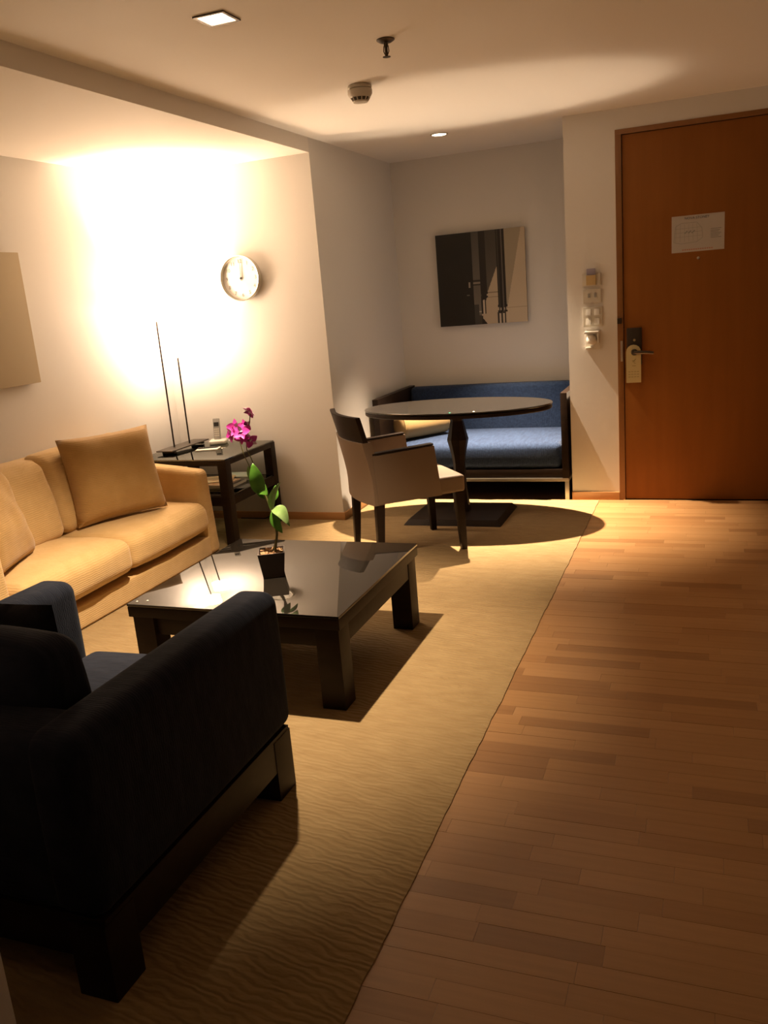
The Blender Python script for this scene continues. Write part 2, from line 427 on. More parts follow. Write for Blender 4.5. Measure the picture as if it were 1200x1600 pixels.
# ================================================================== RUG
def rug_poly():
    pts = []
    def edge(a, b, n, amp):
        for i in range(n):
            t = i/n; p = Vector((a[0]+(b[0]-a[0])*t, a[1]+(b[1]-a[1])*t, 0))
            dx, dy = b[0]-a[0], b[1]-a[1]; l = math.hypot(dx, dy)
            q = noise.noise(Vector((p.x*13, p.y*13, 1.7)))*amp
            pts.append((p.x - dy/l*q, p.y + dx/l*q))
    a, b, c, e, f, g = (-0.721, 1.02), (-0.721, 5.86), (X0+0.02, 5.86), (X0+0.02, YC-0.016), (XL+0.02, YC-0.016), (XL+0.02, 1.02)
    edge((-0.721, -2.2), b, 520, 0.005); edge(b, c, 140, 0.010); edge(c, e, 10, 0); edge(e, f, 10, 0); edge(f, g, 10, 0); edge(g, (-1.24, 1.02), 6, 0); edge((-1.24, 1.02), (-1.24, -2.2), 6, 0); edge((-1.24, -2.2), (-0.721, -2.2), 6, 0)
    return pts
rug = build('area_rug', prism(BM(), rug_poly(), -0.0035, 0.0), M['rug'])
tag(rug, 'large sand-coloured wool rug with rippled pile under the seating', 'rug')

# ================================================================== SOFA
s = Thing('sofa', 'mustard yellow two-seat sofa against the left wall', 'sofa', (-3.26, 3.58, 0))
SX0, SX1, SY0, SY1 = XL+0.02, -2.925, 2.66, 4.50
s.add('base', rbox(BM(), SX0+0.02, SX1+0.004, SY0+0.10, SY1-0.10, 0.004, 0.128, 0.012, 6, 2), M['sofa'])
def armfn(q):
    t = max(0, min(1, (SX1 - q.x)/(SX1-SX0)))
    if q.z > 0.3: q.z += 0.07*t*(q.z-0.3)/0.24
    if q.z > 0.05 and q.x > -3.1: q.x -= 0.028*(q.z/0.54)
    return q
s.add('arm', rbox(BM(), SX0, SX1+0.012, SY1-0.125, SY1, 0.004, 0.54, 0.035, 8, 4, (0, 0.006, 0), fn=armfn), M['sofa'])
s.add('arm', rbox(BM(), SX0, SX1+0.012, SY0, SY0+0.125, 0.004, 0.54, 0.035, 8, 4, (0, 0.006, 0), fn=armfn), M['sofa'])
s.add('back', rbox(BM(), SX0, SX0+0.20, SY0+0.02, SY1-0.02, 0.10, 0.785, 0.05, 8, 4, (0.01, 0, 0)), M['sofa'])
s.add('seat_cushion', rbox(BM(), -3.50, -2.882, 3.592, 4.368, 0.178, 0.352, 0.055, 10, 5, (0.02, 0.008, 0.032), 0.008, 1.0), M['sofa'])
s.add('seat_cushion', rbox(BM(), -3.50, -2.872, 2.792, 3.588, 0.178, 0.356, 0.055, 10, 5, (0.024, 0.008, 0.036), 0.008, 4.0), M['sofa'])
def lean(q):
    q.x -= 0.16*(q.z-0.36)/0.42*0.6
    return q
s.add('back_cushion', rbox(BM(), -3.45, -3.29, 3.585, 4.362, 0.365, 0.80, 0.055, 8, 4, (0.035, 0.01, 0.012), 0.01, 7.0, fn=lean), M['sofa'])
s.add('back_cushion', rbox(BM(), -3.45, -3.26, 2.80, 3.575, 0.365, 0.79, 0.055, 8, 4, (0.04, 0.01, 0.012), 0.01, 2.0, fn=lean), M['sofa'])
# scatter pillows on the sofa
def pillow_thing(name, label, bl, br, ht, th, tilt, m, group=None, seed=0.0, pinch=0.05, lump=0.006):
    a, b = Vector(bl), Vector(br); wd = (b-a).length; ang = math.atan2((b-a).y, (b-a).x)
    mid = (a+b)/2
    o = build(name, pillow(BM(), wd, ht, th, mtx=Matrix.Rotation(tilt, 4, 'X'), seed=seed, pinch=pinch, lump=lump), m, sharp=80)
    o.location = mid; o.rotation_euler = (0, 0, ang)
    # local -y faces the viewer side of a->b
    return tag(o, label, 'cushion', group)
pillow_thing('scatter_pillow', 'large square mustard scatter pillow beside the sofa arm near the lamp', (-3.27, 3.655, 0.382), (-3.03, 4.16, 0.382), 0.50, 0.21, R(-13), M['sofapillow'], 'mustard scatter pillows on the sofa', 3.1)
pillow_thing('scatter_pillow', 'mustard scatter pillow at the far left edge of the sofa, mostly out of view', (-3.03, 2.80, 0.383), (-3.185, 3.215, 0.383), 0.46, 0.15, R(-14), M['sofapillow'], 'mustard scatter pillows on the sofa', 8.4)

# beige canvas over the sofa
c = Thing('wall_canvas', 'plain beige canvas panel on the wall above the sofa', 'artwork', (XL, 3.55, 1.17))
c.add('canvas', box(BM(), XL+0.012, XL+0.04, 3.20, 3.93, 1.172, 1.888, 0.003), M['canvas'])
c.add('stretcher_frame', box(BM(), XL+0.001, XL+0.0115, 3.22, 3.91, 1.19, 1.87), M['canvasedge'])

# ================================================================== ARMCHAIR
a = Thing('armchair', 'dark navy upholstered armchair on a wooden base, seen from behind', 'armchair', (-1.685, 1.71, 0))
AX0, AX1, AY0, AY1 = -2.145, -1.232, 1.238, 2.185
a.add('arm', rbox(BM(), AX1-0.145, AX1, AY0, AY1, 0.208, 0.655, 0.045, 8, 5, (0.006, 0.008, 0.004)), M['navy'])
a.add('arm', rbox(BM(), AX0, AX0+0.145, AY0, AY1, 0.208, 0.655, 0.045, 8, 5, (0.006, 0.008, 0.004)), M['navy'])
a.add('back', rbox(BM(), AX0+0.02, AX1-0.02, AY0+0.001, AY0+0.165, 0.210, 0.652, 0.045, 8, 5, (0, 0.004, 0.002)), M['navy'])
a.add('seat_cushion', rbox(BM(), AX0+0.148, AX1-0.148, AY0+0.17, AY1+0.02, 0.212, 0.40, 0.05, 10, 5, (0.004, 0.01, 0.03), 0.004), M['navy'])
def lean2(q):
    q.y -= 0.06*(q.z-0.4)/0.42
    return q
a.add('back_cushion', rbox(BM(), AX0+0.152, AX1-0.15, AY0+0.172, AY0+0.312, 0.425, 0.795, 0.05, 8, 5, (0.004, 0.02, 0.025), 0.005, fn=lean2), M['navy'])
bm = BM()
box(bm, AX1-0.05, AX1-0.006, AY0+0.012, AY1-0.034, 0.098, 0.212, 0.003); box(bm, AX0+0.006, AX0+0.05, AY0+0.012, AY1-0.034, 0.098, 0.212, 0.003)
box(bm, AX0+0.05, AX1-0.05, AY0+0.012, AY0+0.055, 0.098, 0.212, 0.003); box(bm, AX0+0.05, AX1-0.05, AY1-0.078, AY1-0.034, 0.098, 0.212, 0.003)
a.add('base_rail', bm, M['wengex'], label='dark wooden base rail')
for lx in (AX0+0.004, AX1-0.109):
    for ly in (AY0+0.004, AY1-0.135):
        a.add('leg', box(BM(), lx, lx+0.105, ly, ly+0.105, 0.0005, 0.20, 0.003), M['wenge'])
pillow_thing('scatter_cushion', 'near-black cushion tucked against the back of the navy armchair', (-1.965, 1.625, 0.43), (-1.545, 1.625, 0.43), 0.385, 0.085, R(6), M['navypillow'], None, 5.0, 0.03)

# ================================================================== COFFEE TABLE
CX0, CX1, CY0, CY1, CZ = -2.185, -1.255, 2.633, 3.545, 0.383
ct = Thing('coffee_table', 'low square dark wood coffee table with glass top', 'coffee table', ((CX0+CX1)/2, (CY0+CY1)/2, 0))
ct.add('glass_top', box(BM(), CX0, CX1, CY0, CY1, CZ-0.010, CZ, 0.0015), M['tableglass'])
bm = BM(); box(bm, CX0+0.001, CX1-0.001, CY0+0.001, CY1-0.001, CZ-0.055, CZ-0.0125, 0.002)
ct.add('tabletop', bm, M['wengex'])
def splay_leg(x0, x1, y0, y1, z1, dx, dy):
    return hexa(BM(), [(x0+dx, y0+dy, 0.0005), (x1+dx, y0+dy, 0.0005), (x1+dx, y1+dy, 0.0005), (x0+dx, y1+dy, 0.0005)],
                [(x0, y0, z1), (x1, y0, z1), (x1, y1, z1), (x0, y1, z1)], 0.003)
LW = 0.096
for lx, ly, dx, dy in ((CX0+0.012, CY0+0.012, 0, 0), (CX1-0.012-LW, CY0+0.012, 0, 0), (CX1-0.012-LW, CY1-0.012-LW, 0, 0), (CX0+0.012, CY1-0.012-LW, 0, 0)):
    ct.add('leg', splay_leg(lx, lx+LW, ly, ly+LW, CZ-0.056, dx, dy), M['wenge'])
for (x0, x1, y0, y1) in ((CX0+0.11, CX1-0.11, CY0+0.03, CY0+0.06), (CX0+0.11, CX1-0.11, CY1-0.06, CY1-0.03),
                         (CX0+0.03, CX0+0.06, CY0+0.11, CY1-0.11), (CX1-0.05, CX1-0.014, CY0+0.11, CY1-0.11)):
    ct.add('apron', box(BM(), x0, x1, y0, y1, CZ-0.135, CZ-0.056, 0.002), M['wengex'])
for bx, by in ((CX0+0.03, CY0+0.03), (CX0+0.07, CY0+0.045)):
    bmp = lathe(BM(), [(0.005, 0), (0.005, 0.0015), (0.003, 0.0028)], (bx, by, CZ+0.0002), 12)
    ct.add('bumper', bmp, M['white'], label='small clear bumper dot')  # white colour stands in for the glint on these clear dots

# ================================================================== ORCHID
def leafmesh(base, tip, width, bow=(0, 0, 0), fold=0.25, n=10):
    bm = BM(); b, t = Vector(base), Vector(tip); ax = t-b; L = ax.length; ax.normalize()
    side = ax.cross(Vector((0.35, -0.9, 0.15))).normalized(); nor = side.cross(ax)
    rows = []
    for i in range(n+1):
        s_ = i/n; wv = width/2*math.sin(math.pi*min(1, 0.06+0.94*s_)**0.8)**0.75 if i < n else 0.0005
        ctr = b + ax*L*s_ + Vector(bow)*math.sin(math.pi*s_)
        rows.append([bm.verts.new(ctr + side*wv*k + nor*abs(k)*wv*fold + nor*dz) for dz in (0, 0.0012) for k in (-1, -0.5, 0, 0.5, 1)])
    for r0, r1 in zip(rows, rows[1:]):
        for k in range(4):
            bm.faces.new((r0[k], r0[k+1], r1[k+1], r1[k])); bm.faces.new((r0[5+k], r1[5+k], r1[6+k], r0[6+k]))
        bm.faces.new((r0[0], r1[0], r1[5], r0[5])); bm.faces.new((r0[4], r0[9], r1[9], r1[4]))
    bm.faces.new((rows[0][0], rows[0][5], rows[0][6], rows[0][7], rows[0][8], rows[0][9], rows[0][4], rows[0][3], rows[0][2], rows[0][1]))
    bm.faces.new((rows[-1][0], rows[-1][1], rows[-1][2], rows[-1][3], rows[-1][4], rows[-1][9], rows[-1][8], rows[-1][7], rows[-1][6], rows[-1][5]))
    return bm
PC = Vector((-1.735, 3.05, CZ))
op = Thing('potted_orchid', 'potted orchid with magenta flowers on the coffee table', 'plant', tuple(PC))
rz = Matrix.Rotation(R(27), 3, 'Z')
def sq(hw, z): return [tuple(PC + rz @ Vector((sx*hw, sy*hw, 0)) + Vector((0, 0, z))) for sx, sy in ((-1,-1),(1,-1),(1,1),(-1,1))]
def pot_bm():
    bm = BM()
    # ribbed tapering square pot, open at the top
    n = 12; rings = []
    def ring(hw, z, rib):
        out = []
        for sd in range(4):
            ca, sa = [(1,0),(0,1),(-1,0),(0,-1)][sd]
            for i in range(n):
                t = -1 + 2*i/n; o_ = -hw + (rib if i % 2 else 0)
                px, py = t*hw, o_
                out.append(bm.verts.new(PC + rz @ Vector((px*ca - py*sa, px*sa + py*ca, 0)) + Vector((0, 0, z))))
        return out
    rs = [ring(0.044, 0.0006, 0.0), ring(0.044, 0.004, 0.0016), ring(0.0565, 0.105, 0.0016), ring(0.0565, 0.108, 0), ring(0.051, 0.108, 0), ring(0.047, 0.085, 0)]
    m_ = len(rs[0])
    for r0, r1 in zip(rs, rs[1:]):
        for i in range(m_): bm.faces.new((r0[i], r0[(i+1) % m_], r1[(i+1) % m_], r1[i]))
    bm.faces.new(list(reversed(rs[0]))); bm.faces.new(rs[-1])
    return bm
pot = op.add('pot', pot_bm(), M['pot'], sharp=25)
bm = BM()
for i in range(70):
    px, py = random.uniform(-.042, .042), random.uniform(-.042, .042)
    p = PC + rz @ Vector((px, py, 0)) + Vector((0, 0, random.uniform(.092, .103)))
    mt = Matrix.Translation(p) @ Matrix.Rotation(random.uniform(0, 6), 4, Vector((random.random(), random.random(), 1)).normalized())
    q = random.uniform(.005, .010); box(bm, -q, q, -q*.6, q*.6, -q*.4, q*.4, 0, mt)
bk = op.add('potting_bark', bm, M['bark'], label='loose brown bark chips'); bk['kind'] = 'stuff'
stem_pts = [(-1.722, 3.05, 0.475), (-1.708, 3.05, 0.525), (-1.698, 3.05, 0.562), (-1.703, 3.05, 0.626), (-1.718, 3.05, 0.687), (-1.736, 3.05, 0.736), (-1.754, 3.05, 0.79)]
op.add('stem', tube(BM(), stem_pts, [.008, .006, .005, .0065, .006, .005, .004]), M['stem'])
op.add('stem', tube(BM(), [(-1.735, 3.06, 0.48), (-1.712, 3.065, 0.53), (-1.70, 3.062, 0.60), (-1.706, 3.06, 0.68)], [.005, .005, .006, .003]), M['stem'])
op.add('flower_stem', tube(BM(), [(-1.754, 3.05, 0.79), (-1.765, 3.05, 0.85), (-1.778, 3.05, 0.89), (-1.793, 3.05, 0.925), (-1.79, 3.05, 0.96), (-1.77, 3.05, 1.02), (-1.758, 3.055, 1.075)], .0022, 6), M['stem'])
op.add('flower_stem', tube(BM(), [(-1.757, 3.05, 0.78), (-1.79, 3.05, 0.855), (-1.81, 3.05, 0.905), (-1.819, 3.05, 0.95), (-1.825, 3.05, 0.985), (-1.85, 3.05, 0.995), (-1.868, 3.05, 0.975)], .0022, 6), M['stem'])
def ln(b, t, wd, m, bow=(0, 0, 0), fold=.25): op.add('leaf', leafmesh(b, t, wd, bow, fold), m, sharp=80)
ln((-1.752, 3.045, 0.742), (-1.762, 3.03, 0.872), 0.062, M['leaf'], (0.006, -0.01, 0))
ln((-1.765, 3.055, 0.785), (-1.803, 3.06, 0.853), 0.036, M['leafpale'], (-.006, 0, 0))
ln((-1.756, 3.045, 0.752), (-1.708, 3.03, 0.738), 0.050, M['leaf'], (0, 0, 0.016), .1)
ln((-1.748, 3.05, 0.762), (-1.735, 3.06, 0.712), 0.045, M['leaf'], (-.01, .01, 0))
ln((-1.706, 3.045, 0.672), (-1.655, 3.05, 0.788), 0.030, M['leafpale'], (-0.016, 0, 0), .5)
ln((-1.698, 3.045, 0.675), (-1.622, 3.02, 0.612), 0.052, M['leafpale'], (0.012, -.01, 0.024), .12)
ln((-1.700, 3.045, 0.665), (-1.672, 3.05, 0.568), 0.042, M['leaf'], (-.004, -.01, 0), .2)
ln((-1.722, 3.07, 0.70), (-1.70, 3.09, 0.765), 0.034, M['leaf'], (0.012, -.006, 0), .3)
ln((-1.76, 3.06, 0.80), (-1.79, 3.07, 0.86), 0.034, M['leafpale'], (-.004, 0, 0), .3)
ln((-1.700, 3.06, 0.67), (-1.650, 3.08, 0.590), 0.026, M['leaf'], (.006, 0, .006), .2)
def petal(ctr, ang, L, wd, nrm, cup=0.25, bm=None):
    bm = bm or BM(); n = Vector(nrm).normalized(); u = n.orthogonal().normalized(); v = n.cross(u)
    d_ = u*math.cos(ang) + v*math.sin(ang); s_ = n.cross(d_); rows = []
    for i in range(7):
        t = i/6; wv = wd/2*math.sin(math.pi*(0.08+0.88*t)**0.85)
        c0 = Vector(ctr) + d_*L*t + n*(L*cup*t*t)
        rows.append([bm.verts.new(c0 + s_*wv*k + n*(abs(k)*wv*0.25) + n*z_) for z_ in (0, -.0008) for k in (-1, 0, 1)])
    for a_, b_ in zip(rows, rows[1:]):
        for k in range(2):
            bm.faces.new((a_[k], a_[k+1], b_[k+1], b_[k])); bm.faces.new((a_[3+k], b_[3+k], b_[4+k], a_[4+k]))
        bm.faces.new((a_[0], b_[0], b_[3], a_[3])); bm.faces.new((a_[2], a_[5], b_[5], b_[2]))
    return bm
def flower(ctr, nrm, size, ph=0.0, tip=False):
    ctr = Vector(ctr)
    f = op.add('flower', lathe(BM(), [(.001, -.006*1), (size*.10, -.002), (size*.12, .002), (.001, .005)], tuple(ctr), 8), M['petalpale'], sharp=80)
    for k in range(5):
        big = k in (1, 4)
        op.add('petal', petal(ctr, ph + k*2*math.pi/5, size*(0.52 if big else 0.5), size*(0.46 if big else 0.27), nrm, random.uniform(0, .3)), M['petal'] if not (tip and k in (0, 2)) else M['petalpale'], f, sharp=80)
    op.add('lip', petal(ctr + Vector(nrm).normalized()*.004, ph + math.pi, size*.3, size*.24, nrm, .7), M['petaldark'] if tip else M['petalpale'], f, sharp=80)
flower((-1.823, 3.035, 1.020), (0.25, -0.9, 0.2), 0.075, .3)
flower((-1.792, 3.02, 1.005), (0.35, -0.8, 0.4), 0.070, 1.2)
flower((-1.758, 3.05, 1.082), (-0.2, -0.7, -0.4), 0.062, 2.0, True)
flower((-1.795, 3.03, 0.982), (0.1, -0.8, 0.3), 0.066, .8)
flower((-1.765, 3.04, 0.966), (0.5, -0.7, -0.2), 0.064, 1.7, True)
flower((-1.842, 3.03, 0.998), (-0.3, -0.9, 0.2), 0.062, 1.0)
flower((-1.785, 3.045, 1.025), (0.4, -0.8, 0.3), 0.058, .5, True)
flower((-1.858, 3.05, 0.985), (-0.6, -0.7, 0.1), 0.060, .1, True)

# ================================================================== SIDE TABLE and what stands on it
TX0, TX1, TY0, TY1, TZ = -3.55, -2.85, 4.565, 5.235, 0.578
t = Thing('side_table', 'square dark wood side table with glass top beside the sofa', 'side table', ((TX0+TX1)/2, (TY0+TY1)/2, 0))
t.add('glass_top', box(BM(), TX0+0.004, TX1-0.004, TY0+0.004, TY1-0.004, TZ-0.008, TZ, 0.001), M['sideglass'])
LG = 0.062
for lx in (TX0, TX1-LG):
    for ly in (TY0, TY1-LG):
        t.add('leg', box(BM(), lx, lx+LG, ly, ly+LG, 0.0005, TZ-0.009, 0.002), M['wenge'])
def rails(z0, z1, name):
    for (x0, x1, y0, y1) in ((TX0+LG, TX1-LG, TY0, TY0+0.05), (TX0+LG, TX1-LG, TY1-0.05, TY1), (TX0, TX0+0.05, TY0+LG, TY1-LG), (TX1-0.05, TX1, TY0+LG, TY1-LG)):
        t.add(name, box(BM(), x0, x1, y0, y1, z0, z1, 0.002), M['wengex'])
rails(TZ-0.042, TZ-0.009, 'top_rail'); rails(0.275, 0.335, 'shelf_rail')
t.add('shelf', box(BM(), TX0+0.006, TX1-0.006, TY0+0.063, TY1-0.063, 0.336, 0.344, 0.001), M['sideglass'])
# magazines on the shelf
def magazine(label, x, y, z, wd, dp, th, ang, m):
    g = Thing('magazine', label, 'magazine', (x, y, z), ang, 'magazines on the side table shelf', world=False)
    g.add('cover', box(BM(), -wd/2, wd/2, -dp/2, dp/2, th-0.0008, th), m)
    g.add('pages', box(BM(), -wd/2+0.001, wd/2-0.002, -dp/2+0.002, dp/2-0.002, 0.0008, th-0.0009), M['paper'])
    g.add('back_cover', box(BM(), -wd/2, wd/2, -dp/2, dp/2, 0, 0.0007), m)
zz = 0.3445
magazine('black-covered magazine at the bottom of the shelf pile', -3.10, 4.86, zz, 0.30, 0.22, 0.020, R(2), M['mag3'])
magazine('orange-covered magazine lying on top of the shelf pile', -3.12, 4.84, zz+0.0205, 0.28, 0.21, 0.008, R(-6), M['mag1'])
magazine('cream-covered magazine lying crooked on the orange one', -3.15, 4.88, zz+0.029, 0.27, 0.20, 0.006, R(22), M['mag4'])
magazine('pale blue magazine at the wall end of the shelf', -3.08, 5.08, zz, 0.26, 0.16, 0.024, R(4), M['mag2'])

# twin-rod lamp
lp = Thing('table_lamp', 'twin-rod table lamp with glowing white cylinder shades on the side table', 'lamp', (-3.42, 4.97, TZ))
bm = BM(); box(bm, -3.485, -3.355, 4.745, 5.20, TZ+0.018, TZ+0.026, 0.001)
lp.add('base_plate', bm, M['darksteel'])
for yy in (4.79, 5.14):
    lp.add('base_foot', box(BM(), -3.47, -3.37, yy, yy+0.02, TZ+0.0005, TZ+0.0175, 0.001), M['wenge'])
R1, R2 = (-3.447, 4.905), (-3.405, 5.03)
for (rx, ry), zt, zb in ((R1, 1.46, 1.45), (R2, 1.21, 1.20)):
    rod = lp.add('rod', tube(BM(), [(rx, ry, TZ+0.0265), (rx, ry, zt)], 0.0055, 10), M['wenge'])
    hh = 0.19; rr = 0.072
    prof = [(0.006, zb), (rr-0.012, zb), (rr, zb+0.012), (rr, zb+hh), (rr-0.004, zb+hh), (rr-0.004, zb+hh-0.01)]
    sh = lp.add('shade', lathe(BM(), prof, (rx, ry, 0), 32, cap=False), M['shade'], rod, 'glowing frosted glass cylinder')
    lp.add('bulb', lathe(BM(), [(0.0, zb+0.02), (0.014, zb+0.024), (0.016, zb+0.05), (0.0, zb+0.06)], (rx, ry, 0), 16, cap=False), M['shadetop'], rod)
    li = bpy.data.lights.new('bulb_light', 'SPOT'); li.energy = BULB_W; li.color = WARM
    li.spot_size = R(100); li.spot_blend = 0.6; li.shadow_soft_size = 0.02
    lo = bpy.data.objects.new('bulb_light', li); COL.objects.link(lo); lo.parent = lp.o
    lo.location = (rx-lp.off[0], ry-lp.off[1], zb+0.09-lp.off[2]); lo.rotation_euler = (math.pi, 0, 0)

ph = Thing('cordless_phone', 'silver cordless phone standing in its cradle on the side table', 'telephone', (-3.245, 5.15, TZ), R(20), world=False)
cr = ph.add('cradle', rbox(BM(), -0.062, 0.062, -0.055, 0.05, 0.0005, 0.03, 0.014, 5, 3), M['white'])
mt = Matrix.Translation((-0.005, 0.0, 0.02)) @ Matrix.Rotation(R(-12), 4, 'X')
hs = ph.add('handset', box(BM(), -0.023, 0.023, -0.012, 0.014, 0, 0.155, 0.006, mt), M['grey'], label='grey-silver handset')
ph.add('screen', box(BM(), -0.017, 0.017, -0.0135, -0.011, 0.10, 0.128, 0, mt), M['black'], hs)
bm = BM()
for i in range(3):
    for j in range(4): box(bm, -0.017+i*0.012, -0.008+i*0.012, -0.0135, -0.011, 0.03+j*0.015, 0.040+j*0.015, 0, mt)
ph.add('keypad', bm, M['white'], hs)
tag(build('notepad', box(BM(), -0.075, 0.075, -0.05, 0.05, 0, 0.006), M['paper']), 'white notepad lying on the side table glass', 'notepad')
o = bpy.data.objects['notepad']; o.location = (-3.19, 4.92, TZ+0.0005); o.rotation_euler = (0, 0, R(14))
pn = Thing('ballpoint_pen', 'dark ballpoint pen lying across the notepad', 'pen', (-3.19, 4.925, TZ+0.0068), R(24), world=False)
pn.add('barrel', tube(BM(), [(-0.07, 0, 0.0045), (0.05, 0, 0.0045), (0.062, 0, 0.0045), (0.07, 0, 0.0045)], [.004, .004, .003, .001], 8), M['black'])
pn.add('clip', box(BM(), -0.068, -0.03, -0.001, 0.001, 0.0088, 0.0098), M['steel'])
# socket and lead behind the side table
so = Thing('wall_socket', 'white power socket low on the wall behind the side table', 'socket', (-2.97, YC, 0.24))
so.add('plate', box(BM(), -3.03, -2.91, YC-0.009, YC-0.0005, 0.205, 0.275, 0.002), M['ivory'])
so.add('plug', rbox(BM(), -2.965, -2.925, YC-0.034, YC-0.0095, 0.215, 0.262, 0.008, 3, 2), M['black'], label='black plug')
tag(build('power_lead', tube(BM(), [(-2.945, YC-0.028, 0.213), (-2.95, YC-0.026, 0.15), (-2.925, YC-0.026, 0.08), (-2.945, YC-0.03, 0.03), (-3.0, YC-0.024, 0.006), (-3.08, YC-0.022, 0.005), (-3.2, YC-0.024, 0.005)], 0.004, 8), M['black']), 'black lead hanging from the socket to the floor behind the side table', 'cable')
ad = build('inline_switch', rbox(BM(), -2.948, -2.912, YC-0.033, YC-0.014, 0.09, 0.15, 0.006, 3, 2), M['black'])
ad.parent = bpy.data.objects['power_lead']

# ================================================================== CLOCK
CKX, CKZ, CKR = -2.966, 1.680, 0.148
ck = Thing('wall_clock', 'round silver-rimmed wall clock showing about twelve', 'clock', (CKX, YC, CKZ))
RX = Matrix.Rotation(R(90), 3, 'X')
ck.add('case', lathe(BM(), [(CKR-0.006, 0.0005), (CKR, 0.006), (CKR, 0.045), (CKR-0.004, 0.048), (CKR-0.010, 0.046), (CKR-0.012, 0.022)], (CKX, YC, CKZ), 56, RX, cap=False), M['chrome'])
ck.add('dial', lathe(BM(), [(0.0, 0.020), (CKR-0.011, 0.020)], (CKX, YC, CKZ), 48, RX, cap=False), M['clockface'])
for hnum in range(1, 13):
    an = R(90 - 30*hnum); rr_ = CKR*0.74
    ck.add('numeral', text_bm(str(hnum), 0.034, FACE_NEG_Y(CKX+rr_*math.cos(an), YC-0.0212, CKZ+rr_*math.sin(an))), M['inkgrey'])
def hand(ang, L, wd, yo):
    m_ = Matrix.Translation((CKX, YC-yo, CKZ)) @ Matrix.Rotation(R(-ang) * -1 * -1, 4, 'Y')
    return hexa(BM(), [m_ @ Vector(p) for p in ((-wd, -.0007, -.015), (wd, -.0007, -.015), (wd, .0007, -.015), (-wd, .0007, -.015))], [m_ @ Vector(p) for p in ((-wd*.5, -.0007, L), (wd*.5, -.0007, L), (wd*.5, .0007, L), (-wd*.5, .0007, L))])
ck.add('minute_hand', hand(-3, 0.105, 0.0035, 0.028), M['grey'])
ck.add('hour_hand', hand(-1, 0.07, 0.004, 0.0255), M['grey'])
ck.add('hub', lathe(BM(), [(0.007, 0.022), (0.007, 0.031), (0.004, 0.032)], (CKX, YC, CKZ), 14, RX), M['black'])

# ================================================================== ALCOVE: bench, bolster, picture
b = Thing('bench_seat', 'blue upholstered bench with dark wood side panels in the alcove', 'bench', (-1.64, 6.3, 0))
BX0, BX1, BY0, BY1 = -2.352, -0.925, 5.885, 6.755
for x0 in (BX0, BX1-0.045):
    pnl = b.add('side_panel', box(BM(), x0, x0+0.045, BY0, BY1, 0.152, 0.748, 0.002), M['wenge'])
b.add('back_panel', box(BM(), BX0+0.046, BX1-0.046, BY1-0.03, BY1, 0.152, 0.735, 0.002), M['wengex'])
b.add('seat_rail', box(BM(), BX0+0.046, BX1-0.046, BY0+0.012, BY0+0.04, 0.152, 0.214, 0.002), M['wengex'])
b.add('seat_deck', box(BM(), BX0+0.046, BX1-0.046, BY0+0.041, BY1-0.031, 0.18, 0.214), M['wengex'])
b.add('seat_cushion', rbox(BM(), BX0+0.05, BX1-0.05, BY0+0.018, BY1-0.15, 0.216, 0.398, 0.04, 10, 5, (0, 0.012, 0.012)), M['blue'])
b.add('back_cushion', rbox(BM(), BX0+0.05, BX1-0.05, BY1-0.145, BY1-0.032, 0.216, 0.742, 0.03, 10, 4, (0, 0.012, 0.004)), M['blue'])
bm = BM(); box(bm, BX0+0.002, BX1-0.002, BY0+0.002, BY0+0.03, 0.128, 0.151, 0.001); box(bm, BX0+0.002, BX1-0.002, BY1-0.03, BY1-0.002, 0.128, 0.151, 0.001)
for x0 in (BX0+0.002, BX1-0.03): box(bm, x0, x0+0.028, BY0+0.03, BY1-0.03, 0.128, 0.151)
b.add('metal_frame', bm, M['steel'], label='brushed steel under-frame')
for x0 in (BX0+0.002, BX1-0.03):
    for y0 in (BY0+0.002, BY1-0.03):
        b.add('leg', box(BM(), x0, x0+0.028, y0, y0+0.028, -0.0155 if y0 > 6.4 else 0.0005 - (0.0 if y0 < 5.83 else 0.004), 0.128, 0.001), M['steel'])
bo = Thing('bolster', 'cream cylindrical bolster lying at the left end of the bench', 'cushion', (-2.09, 6.22, 0.401), R(50), world=False)
RYm = Matrix.Rotation(R(90), 3, 'Y')
br_ = 0.098
prof = [(0.0, -0.21), (br_*0.5, -0.212), (br_*0.86, -0.205), (br_*0.98, -0.19), (br_, -0.17), (br_*1.02, 0), (br_, 0.17), (br_*0.98, 0.19), (br_*0.86, 0.205), (br_*0.5, 0.212), (0.0, 0.21)]
body = bo.add('cover', lathe(BM(), prof, (0, 0, br_*1.02+0.012), 28, RYm, cap=False), M['bolster'], sharp=80)
for sx in (-1, 1):
    bo.add('piping', lathe(BM(), [(br_*.955, -.004), (br_*.985, 0), (br_*.955, .004)], (sx*0.197, 0, br_*1.02+0.012), 28, RYm, cap=False), M['bolster'], body, sharp=80)

